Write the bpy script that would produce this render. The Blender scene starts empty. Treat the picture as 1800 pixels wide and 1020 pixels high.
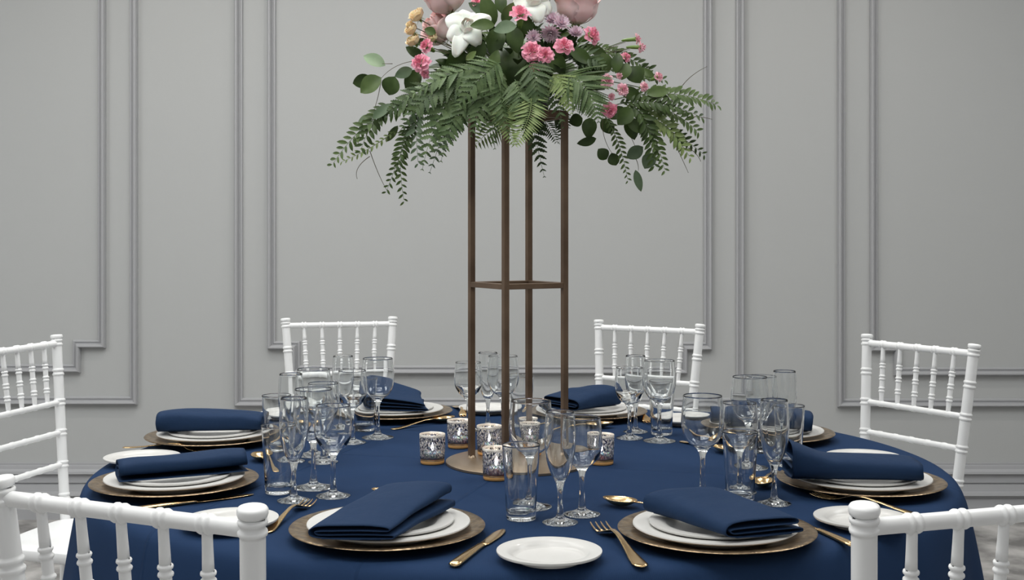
import bpy, bmesh, math, random
from mathutils import Vector, Matrix, noise
random.seed(7)
PI = math.pi
sc = bpy.context.scene
COL = sc.collection

# ------------------------------------------------------------------ camera, world, light, exposure
F, CX, HY, CAMH, CAMY = 2130.0, 900.0, 411.0, 1.263, -2.717      # focal length / horizon for the 1800x1020 frame, camera height and place
cd = bpy.data.cameras.new('camera'); cam = bpy.data.objects.new('camera', cd); COL.objects.link(cam)
cam.location = (0, CAMY, CAMH); cam.rotation_euler = (PI / 2, 0, 0)
cd.sensor_width = 36; cd.lens = 36 * F / 1800; cd.shift_y = -(510 - HY) / 1800
cd.clip_start = 0.05
sc.camera = cam
w = bpy.data.worlds.new('world'); sc.world = w; w.use_nodes = True
w.node_tree.nodes['Background'].inputs[0].default_value = (0.9, 0.95, 1, 1)
w.node_tree.nodes['Background'].inputs[1].default_value = 0.1
sc.view_settings.view_transform = 'Standard'; sc.view_settings.look = 'None'
sc.view_settings.gamma = 1; sc.view_settings.use_curve_mapping = False
sc.view_settings.exposure = 0.0
def area(name, loc, target, sx, sy, power, col=(1, 1, 1)):
    l = bpy.data.lights.new(name, 'AREA'); l.shape = 'RECTANGLE'; l.size = sx; l.size_y = sy; l.energy = power; l.color = col
    o = bpy.data.objects.new(name, l); COL.objects.link(o); o.location = loc
    o.rotation_euler = (Vector(target) - Vector(loc)).to_track_quat('-Z', 'Y').to_euler()
    return o
area('overhead_area_light', (-0.7, 0.7, 3.12), (-0.7, 0.7, 0), 1.6, 1.2, 29, (0.97, 0.985, 0.98))
area('overhead_area_light', (-3.7, -0.2, 3.12), (-3.7, -0.2, 0), 1.2, 1.6, 54, (0.97, 0.99, 0.985))
area('overhead_area_light', (2.4, 0.3, 3.12), (2.4, 0.3, 0), 1.2, 1.2, 29, (0.97, 0.99, 0.985))
area('overhead_area_light', (-0.5, -1.3, 3.12), (-0.5, -1.3, 0), 2.4, 1.2, 37, (0.98, 0.985, 0.97))
area('overhead_area_light', (0.3, -3.9, 3.12), (0.3, -3.9, 0), 3.0, 1.2, 21, (0.98, 0.985, 1))  # added unseen lamp, brightens the room behind the camera for the glass
area('front_fill_light', (-0.5, -5.0, 1.7), (0, 0, 1.0), 3.0, 1.4, 4.5, (0.96, 0.99, 1))  # soft front fill added behind the camera; that wall has no window
for dx in (-1.6, -0.1, 1.4):                 # small downlights: the sparkles in glass and gold
    for dy in (-1.3, 0.15, 1.5):
        area('ceiling_downlight', (dx, dy, 3.1), (dx, dy, 0), 0.11, 0.11, 9.0 if dy > 1 else 3.6, (1, 0.95, 0.88))
for k, v in (('max_bounces', 28), ('transmission_bounces', 28), ('transparent_max_bounces', 24), ('glossy_bounces', 8), ('diffuse_bounces', 5)):
    setattr(sc.cycles, k, v)

def at(px, py, y):                       # the point seen at a photo pixel, at depth y of the room
    Z = y - CAMY
    return Vector(((px - CX) * Z / F, y, CAMH - (py - HY) * Z / F))
TOP = 0.752                               # height of the cloth on the table
def tab(px, py, z=TOP):                   # the point seen at a photo pixel, at height z
    Z = (CAMH - z) * F / (py - HY)
    return Vector(((px - CX) * Z / F, CAMY + Z, z))

# ------------------------------------------------------------------ helpers
class MB:
    def __init__(s): s.v = []; s.f = []
    def add(s, vs, fs):
        n = len(s.v); s.v += [tuple(q) for q in vs]; s.f += [tuple(i + n for i in f) for f in fs]
    def box(s, c, d, rot=None):
        c = Vector(c); vs = []
        for x in (-1, 1):
            for y in (-1, 1):
                for z in (-1, 1):
                    q = Vector((x * d[0] / 2, y * d[1] / 2, z * d[2] / 2))
                    vs.append(c + (rot @ q if rot else q))
        s.add(vs, [(0, 1, 3, 2), (4, 6, 7, 5), (0, 4, 5, 1), (2, 3, 7, 6), (0, 2, 6, 4), (1, 5, 7, 3)])
    def lathe(s, prof, n=40, c=(0, 0, 0), close=False):
        c = Vector(c); rings = []; vs = []; fs = []
        for r, z in prof:
            if r < 1e-6: rings.append([len(vs)]); vs.append(c + Vector((0, 0, z)))
            else:
                rings.append(list(range(len(vs), len(vs) + n)))
                vs += [c + Vector((r * math.cos(2 * PI * k / n), r * math.sin(2 * PI * k / n), z)) for k in range(n)]
        pairs = list(zip(rings, rings[1:]))
        if close: pairs.append((rings[-1], rings[0]))
        for a, b in pairs:
            for k in range(n):
                k2 = (k + 1) % n
                if len(a) == 1 and len(b) == 1: continue
                if len(a) == 1: fs.append((a[0], b[k2], b[k]))
                elif len(b) == 1: fs.append((a[k], a[k2], b[0]))
                else: fs.append((a[k], a[k2], b[k2], b[k]))
        s.add(vs, fs)
    def sweep(s, pts, rad, n=10, cap=True):
        pts = [Vector(q) for q in pts]; m = len(pts)
        if not hasattr(rad, '__len__'): rad = [rad] * m
        vs = []; fs = []; ref = None
        for i in range(m):
            t = (pts[min(i + 1, m - 1)] - pts[max(i - 1, 0)]).normalized()
            if ref is None: ref = Vector((1, 0, 0)) if abs(t.x) < 0.8 else Vector((0, 1, 0))
            ref = (ref - t * ref.dot(t)).normalized(); b = t.cross(ref)
            vs += [pts[i] + (ref * math.cos(2 * PI * k / n) + b * math.sin(2 * PI * k / n)) * rad[i] for k in range(n)]
        for i in range(m - 1):
            for k in range(n):
                k2 = (k + 1) % n
                fs.append((i * n + k, i * n + k2, (i + 1) * n + k2, (i + 1) * n + k))
        if cap: fs += [tuple(reversed(range(n))), tuple(range((m - 1) * n, m * n))]
        s.add(vs, fs)
    def grid(s, fn, nu, nv):
        vs = [fn(i / nu, j / nv) for j in range(nv + 1) for i in range(nu + 1)]; q = nu + 1
        s.add(vs, [(j * q + i, j * q + i + 1, (j + 1) * q + i + 1, (j + 1) * q + i) for j in range(nv) for i in range(nu)])
    def build(s, name, mat, parent=None, smooth=True, fix=False, flat_angle=None):
        me = bpy.data.meshes.new(name); me.from_pydata(s.v, [], s.f)
        if fix:
            b = bmesh.new(); b.from_mesh(me); bmesh.ops.remove_doubles(b, verts=b.verts, dist=1e-6); bmesh.ops.recalc_face_normals(b, faces=b.faces); b.to_mesh(me); b.free()
        me.materials.append(mat); o = bpy.data.objects.new(name, me); COL.objects.link(o)
        if smooth: me.polygons.foreach_set('use_smooth', [True] * len(me.polygons))
        if flat_angle: me.set_sharp_from_angle(angle=math.radians(flat_angle))
        if parent: o.parent = parent
        return o
def bevel(o, wd, seg=2):
    m = o.modifiers.new('bevel', 'BEVEL'); m.width = wd; m.segments = seg; m.limit_method = 'ANGLE'; return o
def tag(o, label=None, cat=None, group=None, kind=None):
    for k, v in (('label', label), ('category', cat), ('group', group), ('kind', kind)):
        if v: o[k] = v
    return o
def empty(name, loc=(0, 0, 0), rz=0):
    o = bpy.data.objects.new(name, None); COL.objects.link(o); o.location = loc; o.rotation_euler = (0, 0, rz); o.empty_display_size = 0.05
    return o
def copy_tree(o, parent=None):
    c = o.copy(); COL.objects.link(c)
    if parent: c.parent = parent
    for ch in list(o.children): copy_tree(ch, c)
    return c

# ------------------------------------------------------------------ materials
M = {}
def mat(name, col, rough=0.5, metal=0.0, **kw):
    m = bpy.data.materials.new(name); m.use_nodes = True; b = m.node_tree.nodes['Principled BSDF']
    b.inputs['Base Color'].default_value = (*col, 1); b.inputs['Roughness'].default_value = rough; b.inputs['Metallic'].default_value = metal
    for k, v in kw.items(): b.inputs[k.replace('_', ' ')].default_value = v
    M[name] = m; return m
def nd(m, typ, **inp):
    n = m.node_tree.nodes.new(typ)
    for k, v in inp.items(): n.inputs[k.replace('_', ' ')].default_value = v
    return n
def lk(m, a, b): m.node_tree.links.new(a, b)
def coord(m, scale=(1, 1, 1)):
    t = nd(m, 'ShaderNodeTexCoord'); mp = nd(m, 'ShaderNodeMapping'); mp.inputs['Scale'].default_value = scale
    lk(m, t.outputs['Object'], mp.inputs[0]); return mp.outputs[0]
def mottle(m, c1, c2, scale, detail=4, lo=0.35, hi=0.65, vec=None):
    n = nd(m, 'ShaderNodeTexNoise', Scale=scale, Detail=detail); lk(m, vec or coord(m), n.inputs['Vector'])
    r = nd(m, 'ShaderNodeValToRGB'); r.color_ramp.elements[0].position = lo; r.color_ramp.elements[1].position = hi
    r.color_ramp.elements[0].color = (*c1, 1); r.color_ramp.elements[1].color = (*c2, 1)
    lk(m, n.outputs[0], r.inputs[0]); lk(m, r.outputs[0], m.node_tree.nodes['Principled BSDF'].inputs['Base Color']); return n
def bump(m, src, dist, strength=1.0):
    b = nd(m, 'ShaderNodeBump', Strength=strength, Distance=dist); lk(m, src, b.inputs['Height'])
    lk(m, b.outputs[0], m.node_tree.nodes['Principled BSDF'].inputs['Normal']); return b

m = mat('wall_paint', (0.435, 0.445, 0.444), 0.6); n = nd(m, 'ShaderNodeTexNoise', Scale=260.0, Detail=3.0); lk(m, coord(m), n.inputs['Vector']); bump(m, n.outputs[0], 0.0006, 0.3)
mat('trim_paint', (0.385, 0.39, 0.405), 0.35)
mat('ceiling_paint', (0.82, 0.82, 0.82), 0.8)
mat('side_paint', (0.6, 0.6, 0.6), 0.7)
m = mat('carpet', (0.2, 0.2, 0.2), 0.95); n = mottle(m, (0.2, 0.195, 0.19), (0.56, 0.545, 0.53), 5.5, 7, 0.36, 0.66)
n2 = nd(m, 'ShaderNodeTexNoise', Scale=420.0, Detail=2.0); lk(m, coord(m), n2.inputs['Vector']); bump(m, n2.outputs[0], 0.004, 0.6)
m = mat('chair_paint', (0.85, 0.86, 0.86), 0.33); 
m = mat('table_cloth', (0.0155, 0.036, 0.088), 0.8, Specular_IOR_Level=0.06)
n = nd(m, 'ShaderNodeTexNoise', Scale=2.2, Detail=3.0); lk(m, coord(m), n.inputs['Vector'])
wv = nd(m, 'ShaderNodeTexWave', Scale=260.0); lk(m, coord(m), wv.inputs['Vector']); ad = nd(m, 'ShaderNodeMath'); ad.operation = 'MULTIPLY_ADD'; ad.inputs[1].default_value = 0.01; lk(m, wv.outputs[1], ad.inputs[0]); lk(m, n.outputs[0], ad.inputs[2]); 
def crease(ang, off, wd):                    # a pressed fold line across the cloth, as fine relief
    v = nd(m, 'ShaderNodeVectorMath'); v.operation = 'DOT_PRODUCT'; tc_ = nd(m, 'ShaderNodeTexCoord'); lk(m, tc_.outputs['Object'], v.inputs[0]); v.inputs[1].default_value = (math.cos(math.radians(ang)), math.sin(math.radians(ang)), 0)
    q = nd(m, 'ShaderNodeMath'); q.operation = 'SUBTRACT'; q.inputs[1].default_value = off; lk(m, v.outputs['Value'], q.inputs[0])
    q2 = nd(m, 'ShaderNodeMath'); q2.operation = 'ABSOLUTE'; lk(m, q.outputs[0], q2.inputs[0])
    r_ = nd(m, 'ShaderNodeMapRange', From_Min=0.0, From_Max=wd, To_Min=0.22, To_Max=0.0); lk(m, q2.outputs[0], r_.inputs[0]); return r_.outputs[0]
tot = ad.outputs[0]
for cr_ in (crease(73.7, -0.036, 0.006), crease(-16.3, 0.0, 0.006), crease(73.7, 0.33, 0.005), crease(-16.3, -0.42, 0.005)):
    a2 = nd(m, 'ShaderNodeMath'); a2.operation = 'ADD'; lk(m, tot, a2.inputs[0]); lk(m, cr_, a2.inputs[1]); tot = a2.outputs[0]
bump(m, tot, 0.02, 0.6)
m = mat('napkin_cloth', (0.0118, 0.031, 0.077), 0.75, Specular_IOR_Level=0.14)
n = nd(m, 'ShaderNodeTexNoise', Scale=24.0, Detail=3.0); lk(m, coord(m), n.inputs['Vector']); bump(m, n.outputs[0], 0.006, 0.5)
mat('porcelain', (0.63, 0.625, 0.605), 0.24, Specular_IOR_Level=0.3)
m = mat('bronze_glass', (0.3, 0.24, 0.17), 0.3, 0.9); n = mottle(m, (0.15, 0.105, 0.064), (0.46, 0.335, 0.205), 60, 6, 0.3, 0.72)
n2 = nd(m, 'ShaderNodeTexVoronoi', Scale=130.0); lk(m, coord(m), n2.inputs['Vector']); bump(m, n2.outputs[0], 0.002, 0.3)
mat('gold', (0.83, 0.58, 0.30), 0.2, 1.0)
m = mat('stand_bronze', (0.13, 0.085, 0.055), 0.42, 0.55); mottle(m, (0.12, 0.078, 0.05), (0.2, 0.135, 0.088), 9, 4)
m = mat('disc_bronze', (0.33, 0.255, 0.18), 0.36, 0.85); n = nd(m, 'ShaderNodeTexNoise', Scale=40.0, Detail=4.0); lk(m, coord(m, (1, 30, 1)), n.inputs['Vector']); bump(m, n.outputs[0], 0.0006, 0.5)
m = bpy.data.materials.new('clear_glass'); m.use_nodes = True; M['clear_glass'] = m; nt = m.node_tree; nt.nodes.remove(nt.nodes['Principled BSDF'])
g = nt.nodes.new('ShaderNodeBsdfGlass'); g.inputs['IOR'].default_value = 1.5; g.inputs['Roughness'].default_value = 0.0; g.inputs['Color'].default_value = (0.985, 0.99, 0.99, 1)
nt.links.new(g.outputs[0], nt.nodes['Material Output'].inputs[0])
# mercury glass: silver flakes over smoked glass
m = mat('mercury_glass', (0.6, 0.6, 0.6), 0.3, 0.45)
b = m.node_tree.nodes['Principled BSDF']
b.inputs['Base Color'].default_value = (0.86, 0.81, 0.74, 1)
vec = coord(m, (1, 1, 0.7)); n = nd(m, 'ShaderNodeTexNoise', Scale=330.0, Detail=3.0, Roughness=0.6); lk(m, vec, n.inputs['Vector'])
r = nd(m, 'ShaderNodeValToRGB'); r.color_ramp.elements[0].position = 0.525; r.color_ramp.elements[1].position = 0.56; lk(m, n.outputs[0], r.inputs[0])
sp = nd(m, 'ShaderNodeSeparateXYZ'); tc = nd(m, 'ShaderNodeTexCoord'); lk(m, tc.outputs['Object'], sp.inputs[0])
rim = nd(m, 'ShaderNodeMapRange', From_Min=0.0595, From_Max=0.0635); lk(m, sp.outputs[2], rim.inputs[0])
low = nd(m, 'ShaderNodeMapRange', From_Min=0.012, From_Max=0.024); lk(m, sp.outputs[2], low.inputs[0])
mul = nd(m, 'ShaderNodeMath'); mul.operation = 'MULTIPLY'; lk(m, r.outputs[0], mul.inputs[0]); lk(m, low.outputs[0], mul.inputs[1])
mx = nd(m, 'ShaderNodeMath'); mx.operation = 'MAXIMUM'; lk(m, mul.outputs[0], mx.inputs[0]); lk(m, rim.outputs[0], mx.inputs[1])
gl = nd(m, 'ShaderNodeBsdfGlass'); gl.inputs['IOR'].default_value = 1.12; gl.inputs['Color'].default_value = (0.45, 0.5, 0.62, 1); gl.inputs['Roughness'].default_value = 0.12
ms = nd(m, 'ShaderNodeMixShader'); lk(m, mx.outputs[0], ms.inputs[0]); lk(m, gl.outputs[0], ms.inputs[1]); lk(m, b.outputs[0], ms.inputs[2])
lk(m, ms.outputs[0], m.node_tree.nodes['Material Output'].inputs[0])
mat('amber_glass', (0.85, 0.45, 0.15), 0.15, 0.3)
mat('wax', (0.85, 0.78, 0.66), 0.5, Subsurface_Weight=0.4)
m = mat('flame', (1, 0.8, 0.5), 0.5); m.node_tree.nodes['Principled BSDF'].inputs['Emission Color'].default_value = (1, 0.78, 0.55, 1); m.node_tree.nodes['Principled BSDF'].inputs['Emission Strength'].default_value = 110
mat('wick', (0.02, 0.02, 0.02), 0.9)
mat('foam_tray', (0.012, 0.01, 0.01), 0.5)
def leafmat(name, c1, c2, rough=0.42, sc_=35):
    m = mat(name, c1, rough, Specular_IOR_Level=0.28); mottle(m, c1, c2, sc_, 3, 0.3, 0.7)
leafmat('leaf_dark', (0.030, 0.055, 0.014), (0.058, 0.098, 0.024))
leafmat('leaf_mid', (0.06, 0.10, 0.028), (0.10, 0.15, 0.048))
leafmat('leaf_sage', (0.10, 0.155, 0.085), (0.15, 0.21, 0.125), 0.5)
leafmat('leaf_pale', (0.26, 0.36, 0.22), (0.33, 0.43, 0.28), 0.5)
leafmat('fern_green', (0.062, 0.108, 0.04), (0.13, 0.19, 0.078), 0.45, 60)
leafmat('fern_light', (0.15, 0.22, 0.07), (0.24, 0.31, 0.115), 0.45, 60)
leafmat('fern_dark', (0.04, 0.074, 0.027), (0.085, 0.13, 0.05), 0.45, 60)
mat('stem_green', (0.08, 0.12, 0.03), 0.5); mat('stem_brown', (0.09, 0.075, 0.035), 0.55)
def petmat(name, c1, c2, sc_=30): 
    m = mat(name, c1, 0.5, Sheen_Weight=0.2); mottle(m, c1, c2, sc_, 2, 0.3, 0.75)
    m.node_tree.nodes['Principled BSDF'].inputs['Subsurface Weight'].default_value = 0.15; m.node_tree.nodes['Principled BSDF'].inputs['Subsurface Scale'].default_value = 0.004
petmat('rose_blush', (0.83, 0.58, 0.58), (0.88, 0.68, 0.66)); petmat('rose_white', (0.88, 0.89, 0.81), (0.92, 0.91, 0.85)); petmat('rose_cream', (0.80, 0.62, 0.36), (0.86, 0.72, 0.5))
petmat('carnation_pink', (0.86, 0.28, 0.41), (0.93, 0.50, 0.60), 90); petmat('carnation_pale', (0.87, 0.45, 0.54), (0.92, 0.60, 0.66), 90); petmat('mum_lilac', (0.76, 0.56, 0.66), (0.83, 0.69, 0.75), 60)
mat('calyx_green', (0.16, 0.27, 0.06), 0.45)

# ------------------------------------------------------------------ the room
WY = 2.673; K = 5.39 / F
def wx(px): return (px - CX) * K
def wz(py): return CAMH - (py - HY) * K
CE = 3.2; XL, XR, YF = -4.6, 4.6, -5.2
def slab(name, c, d, mt):
    b = MB(); b.box(c, d); return tag(b.build(name, M[mt], smooth=False), kind='structure')
slab('floor', (0, (WY + YF) / 2, -0.05), (XR - XL + 0.4, WY - YF + 0.4, 0.1), 'carpet')
slab('ceiling', (0, (WY + YF) / 2, CE + 0.05), (XR - XL + 0.4, WY - YF + 0.4, 0.1), 'ceiling_paint')
slab('wall_back', (0, WY + 0.06, CE / 2), (XR - XL, 0.12, CE), 'wall_paint')
slab('wall_left', (XL - 0.06, (WY + YF) / 2, CE / 2), (0.12, WY - YF, CE), 'side_paint')
slab('wall_right', (XR + 0.06, (WY + YF) / 2, CE / 2), (0.12, WY - YF, CE), 'side_paint')
slab('wall_front', (0, YF - 0.06, CE / 2), (XR - XL, 0.12, CE), 'side_paint')
PROF = [(a_, h_ * 1.35) for a_, h_ in [(0.0, 0.0), (0.0, 0.006), (0.0025, 0.009), (0.008, 0.010), (0.013, 0.007), (0.0165, 0.007), (0.019, 0.016), (0.023, 0.021), (0.029, 0.022), (0.033, 0.019), (0.035, 0.012), (0.036, 0.012), (0.036, 0.0)]]
def frame(name, poly):                     # poly: outer edge of a closed picture-frame moulding on the wall, (x, z), counter-clockwise
    n = len(poly); b = MB(); vs = []; Wd = PROF[-1][0]
    for i in range(n):
        p0, p1, p2 = Vector(poly[i - 1]), Vector(poly[i]), Vector(poly[(i + 1) % n])
        d1 = (p1 - p0).normalized(); d2 = (p2 - p1).normalized()
        n1 = Vector((-d1.y, d1.x)); n2 = Vector((-d2.y, d2.x))          # inward for ccw
        off = (n1 + n2) / (1 + n1.dot(n2))
        for s, h in PROF:
            q = p1 + off * (Wd - s); vs.append((q.x, WY - h, q.y))
    k = len(PROF); fs = []
    for i in range(n):
        j = (i + 1) % n
        for a in range(k - 1): fs.append((i * k + a, j * k + a, j * k + a + 1, i * k + a + 1))
    b.add(vs, fs)
    return tag(b.build(name, M['trim_paint'], smooth=False, fix=True), kind='structure')
T1, T2, T3 = 2.95, 2.81, 2.70
def rectf(a, c, bot): return [(wx(a), wz(bot)), (wx(c), wz(bot)), (wx(c), T1), (wx(a), T1)]
def stepf(a, a2, c2, c, sl, bl, sr=None):
    sr = sr or sl
    return [(wx(a2), wz(bl)), (wx(c2), wz(bl)), (wx(c2), wz(sr)), (wx(c), wz(sr)), (wx(c), T3), (wx(c2), T3), (wx(c2), T2), (wx(a2), T2), (wx(a2), T3), (wx(a), T3), (wx(a), wz(sl)), (wx(a2), wz(sl))]
frame('trim_1', rectf(413, 1307.5, 714)); frame('trim_2', stepf(471, 514, 1208, 1251, 614, 657, 615.5))
frame('trim_3', rectf(243 - 894, 243, 711)); frame('trim_4', stepf(187 - 782, 230 - 782, 143, 187, 611.5, 654.5))
frame('trim_5', rectf(1471, 1471 + 894, 715)); frame('trim_6', stepf(1528, 1570, 1570 + 697, 1571 + 739, 617.5, 660))
b = MB()   # tall moulded baseboard
bp = [(813, 0.0), (813.5, 0.012), (817, 0.012), (818, 0.02), (823.5, 0.022), (825.5, 0.026), (827, 0.036), (831, 0.038), (832.5, 0.022), (847, 0.024), (848, 0.017), (850, 0.017), (850.5, 0.026), (861.5, 0.030), (863, 0.046), (868, 0.05), (870, 0.034), (874, 0.03), (875, 0.034), (891.5, 0.034), (892, 0.044), (905, 0.044)]
pts = [(wz(y), d) for y, d in bp] + [(0.0, 0.044)]
vs = [(x, WY - d, z) for x in (XL, XR) for z, d in pts]; k = len(pts)
b.add(vs, [(i, i + 1, k + i + 1, k + i) for i in range(k - 1)])
tag(b.build('baseboard_back', M['trim_paint'], smooth=False, fix=True), kind='structure')

# ------------------------------------------------------------------ table and cloth
TX = 0.0142
t = empty('banquet_table', (TX, 0, 0)); tag(t, 'round banquet table hidden under the floor-length navy cloth', 'table')
b = MB(); b.lathe([(0, 0.72), (0.86, 0.70), (0.87, 0.705), (0.87, 0.738), (0.86, 0.7475), (0, 0.7475)], 96); b.build('tabletop', M['wick'], t, flat_angle=40)
for sx in (-1, 1):
    for sy in (-1, 1):
        b = MB(); b.sweep([(sx * 0.5, sy * 0.5, 0), (sx * 0.5, sy * 0.5, 0.72)], 0.016, 12); b.build('leg', M['wick'], t)
b = MB(); NA = 288
prof = [(0.0, TOP)] + [(0.05 * i, TOP) for i in range(1, 17)] + [(0.84, TOP), (0.875, TOP), (0.888, TOP - 0.0004), (0.899, TOP - 0.002), (0.908, TOP - 0.0055), (0.915, TOP - 0.011), (0.920, TOP - 0.019), (0.923, TOP - 0.027), (0.9255, TOP - 0.034)]
prof += [(0.926 + 0.075 * (i / 22) ** 0.8, TOP - 0.034 - (TOP - 0.049) * i / 22) for i in range(1, 23)]
vs = []; fs = []
SEATS = []
for mid, tx, ty in (((1.144, 0.703), 0.513, -0.858), ((-1.379, 0.66), 0.23, 0.973), ((-0.452, -1.315), 0.906, -0.425), ((0.565, -1.325), 0.95, 0.312), ((-0.61, 1.575), 0.976, 0.217), ((0.457, 1.36), 0.844, -0.537)):
    n_ = Vector((-ty, tx)).normalized(); n_ = -n_ if n_.dot(Vector(mid)) < 0 else n_
    SEATS.append((Vector((mid[0] - TX - n_.x * 0.05, mid[1] - n_.y * 0.05)), n_))
for j, (r, z) in enumerate(prof[1:]):
    dr = max(0.0, (0.73 - z) / 0.73)
    for kx in range(NA):
        a = 2 * PI * kx / NA
        wob = (0.032 * math.sin(a * 13 + 1.1 * math.sin(3 * a)) + 0.013 * math.sin(a * 29 + 2 * math.sin(2 * a))) * dr ** 0.9
        rr = r + wob; zz = z
        q_ = Vector((rr * math.cos(a), rr * math.sin(a)))
        if z < 0.62:
            for o_, n_ in SEATS:
                lx = abs((q_ - o_).dot(Vector((-n_.y, n_.x)))); ly = (q_ - o_).dot(n_); pen = ly + 0.392
                if pen > 0 and lx < 0.36: q_ = q_ - n_ * pen * min(1, max(0, (0.36 - lx) / 0.12)) * min(1, (0.62 - z) / 0.14)
        vs.append((q_.x, q_.y, zz))
c0 = len(vs); vs.append((0, 0, TOP)); nr = len(prof) - 1
for kx in range(NA):
    fs.append((c0, kx, (kx + 1) % NA))
for j in range(nr - 1):
    for kx in range(NA):
        k2 = (kx + 1) % NA; fs.append((j * NA + kx, (j + 1) * NA + kx, (j + 1) * NA + k2, j * NA + k2))
b.add(vs, fs); cl = b.build('tablecloth', M['table_cloth']); cl.location = (TX + 0.006, 0.012, 0); cl.scale = (1.02, 0.98, 1)
tag(cl, 'navy blue floor-length cloth covering the round dining table', 'tablecloth')
# pressed fold lines in the cloth: low ridges
for p, q in ((tab(1030, 826), tab(1245, 838)), (tab(1245, 838), tab(1400, 846)), (tab(585, 792), tab(640, 778)), (tab(880, 845), tab(820, 868))):
    pass

# ------------------------------------------------------------------ chairs
def make_chair():
    t = empty('chiavari_chair'); P = M['chair_paint']
    def dens(st, step):
        out = [st[0]]
        for p, q in zip(st, st[1:]):
            k = max(1, min(60, int(abs(q[0] - p[0]) / step)))
            if abs(q[0] - p[0]) > 3 * step: out += [(p[0] + (q[0] - p[0]) * f_, p[1] + (q[1] - p[1]) * f_) for f_ in (step / abs(q[0] - p[0]), 0.5, 1 - step / abs(q[0] - p[0]))]
            out.append(q)
        return out
    RZ = [0.943, 0.857, 0.77, 0.683, 0.592, 0.50]
    def post_pt(s, z):
        if z > 0.43:
            u = (z - 0.43) / 0.515; return Vector((s * (0.153 + 0.035 * u), 0.052 * u, z))
        u = (0.43 - z) / 0.43; return Vector((s * (0.153 + 0.02 * u), 0.045 * u * u, z))
    def ring_profile(zs, r, rr, h=0.0042):
        out = []
        for zc in zs:
            for c in (zc - 0.006, zc + 0.006):
                out += [(c - h, r), (c - h * 0.6, r + (rr - r) * 0.75), (c, rr), (c + h * 0.6, r + (rr - r) * 0.75), (c + h, r)]
        return out
    for s in (-1, 1):
        pr = [(0.0, 0.0125), (0.1, 0.0135), (0.40, 0.0142)] + ring_profile(sorted(RZ), 0.0142, 0.0168) + [(0.9495, 0.0138), (0.9515, 0.0125), (0.9535, 0.0135), (0.955, 0.0162), (0.958, 0.0172), (0.963, 0.0172), (0.9655, 0.0155), (0.9665, 0.010), (0.9668, 0.002)]
        pr = dens(pr, 0.0025); b = MB(); b.sweep([post_pt(s, z) for z, r in pr], [r for z, r in pr], 20)
        b.build('back_post', P, t)
        b = MB(); fr = [(0.0, 0.0115), (0.2, 0.0135)] + ring_profile([0.22, 0.36], 0.0135, 0.0165) + [(0.43, 0.0145)]
        b.sweep([Vector((s * (0.178 - 0.002 * z), -0.345 - 0.02 * (0.43 - z), z)) for z, r in fr], [r for z, r in fr], 16); b.build('leg', P, t)
    SU = [-0.667, -0.333, 0.0, 0.333, 0.667]
    def rail(name, z, rings, r=0.0098, rr=0.0122, bow=0.0):
        A = post_pt(-1, z); B = post_pt(1, z); L = (B - A).length
        st = [(0.0, r)]
        for u in SU:
            c = (u + 1) / 2
            hw = 0.0036 / L
            for cc in ((c - 0.0052 / L, c + 0.0052 / L) if rings else (c,)):
                k = hw if rings else hw * 2.4
                st += [(cc - k, r), (cc - k * 0.6, r + (rr - r) * 0.8), (cc, rr), (cc + k * 0.6, r + (rr - r) * 0.8), (cc + k, r)]
        st.append((1.0, r))
        st = dens(st, 0.0022 / L); b = MB(); b.sweep([A.lerp(B, q) + Vector((0, bow * 4 * q * (1 - q), 0)) for q, _ in st], [x for _, x in st], 16); b.build(name, P, t)
    rail('top_rail', 0.940, True); rail('cross_rail', 0.77, False, 0.0082, 0.0095); rail('cross_rail', 0.683, False, 0.0082, 0.0095); rail('cross_rail', 0.592, False, 0.0082, 0.0095)
    for u in SU:
        A = post_pt(1, 0.932); B = post_pt(1, 0.772); A = Vector((A.x * u, A.y, A.z)); B = Vector((B.x * u, B.y, B.z))
        st = [(0.0, 0.0062), (0.12, 0.0064), (0.3, 0.0071)]
        for c in (0.33, 0.545, 0.76):
            for cc in (c - 0.028, c + 0.028):
                st += [(cc - 0.02, 0.0071), (cc - 0.012, 0.0088), (cc, 0.0094), (cc + 0.012, 0.0088), (cc + 0.02, 0.0071)]
        st += [(0.88, 0.0066), (1.0, 0.006)]
        st = dens(st, 0.012); b = MB(); b.sweep([A.lerp(B, q) for q, _ in st], [x for _, x in st], 14); b.build('spindle', P, t)
    b = MB()                               # seat: rounded trapezoid, slightly dished top
    def outline(k, n=64):
        out = []
        for i in range(n):
            a = 2 * PI * i / n; c, s_ = math.cos(a), math.sin(a); e = 0.32
            x = math.copysign(abs(c) ** e, c); y = math.copysign(abs(s_) ** e, s_)
            hw = 0.183 - 0.014 * y
            out.append((x * (hw - k), -0.175 + y * (0.193 - k)))
        return out
    lay = [(0.004, 0.405), (0.0, 0.409), (0.0, 0.432), (0.004, 0.4365), (0.012, 0.438), (0.05, 0.437), (0.12, 0.434)]
    vs = []; fs = []
    for k, z in lay: vs += [(x, y, z) for x, y in outline(k)]
    for j in range(len(lay) - 1):
        for i in range(64): fs.append((j * 64 + i, j * 64 + (i + 1) % 64, (j + 1) * 64 + (i + 1) % 64, (j + 1) * 64 + i))
    fs.append(tuple(range((len(lay) - 1) * 64, len(lay) * 64))); fs.append(tuple(reversed(range(64))))
    b.add(vs, fs); b.build('seat', P, t)
    for z in (0.16, 0.25):
        for s in (-1, 1):
            b = MB(); A = post_pt(s, z); B = Vector((s * 0.178, -0.349, z)); b.sweep([A, B], 0.0085, 12); b.build('stretcher', P, t)
        b = MB(); b.sweep([(-0.178, -0.349, z), (0.178, -0.349, z)], 0.0085, 12); b.build('stretcher', P, t)
    return t
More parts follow.
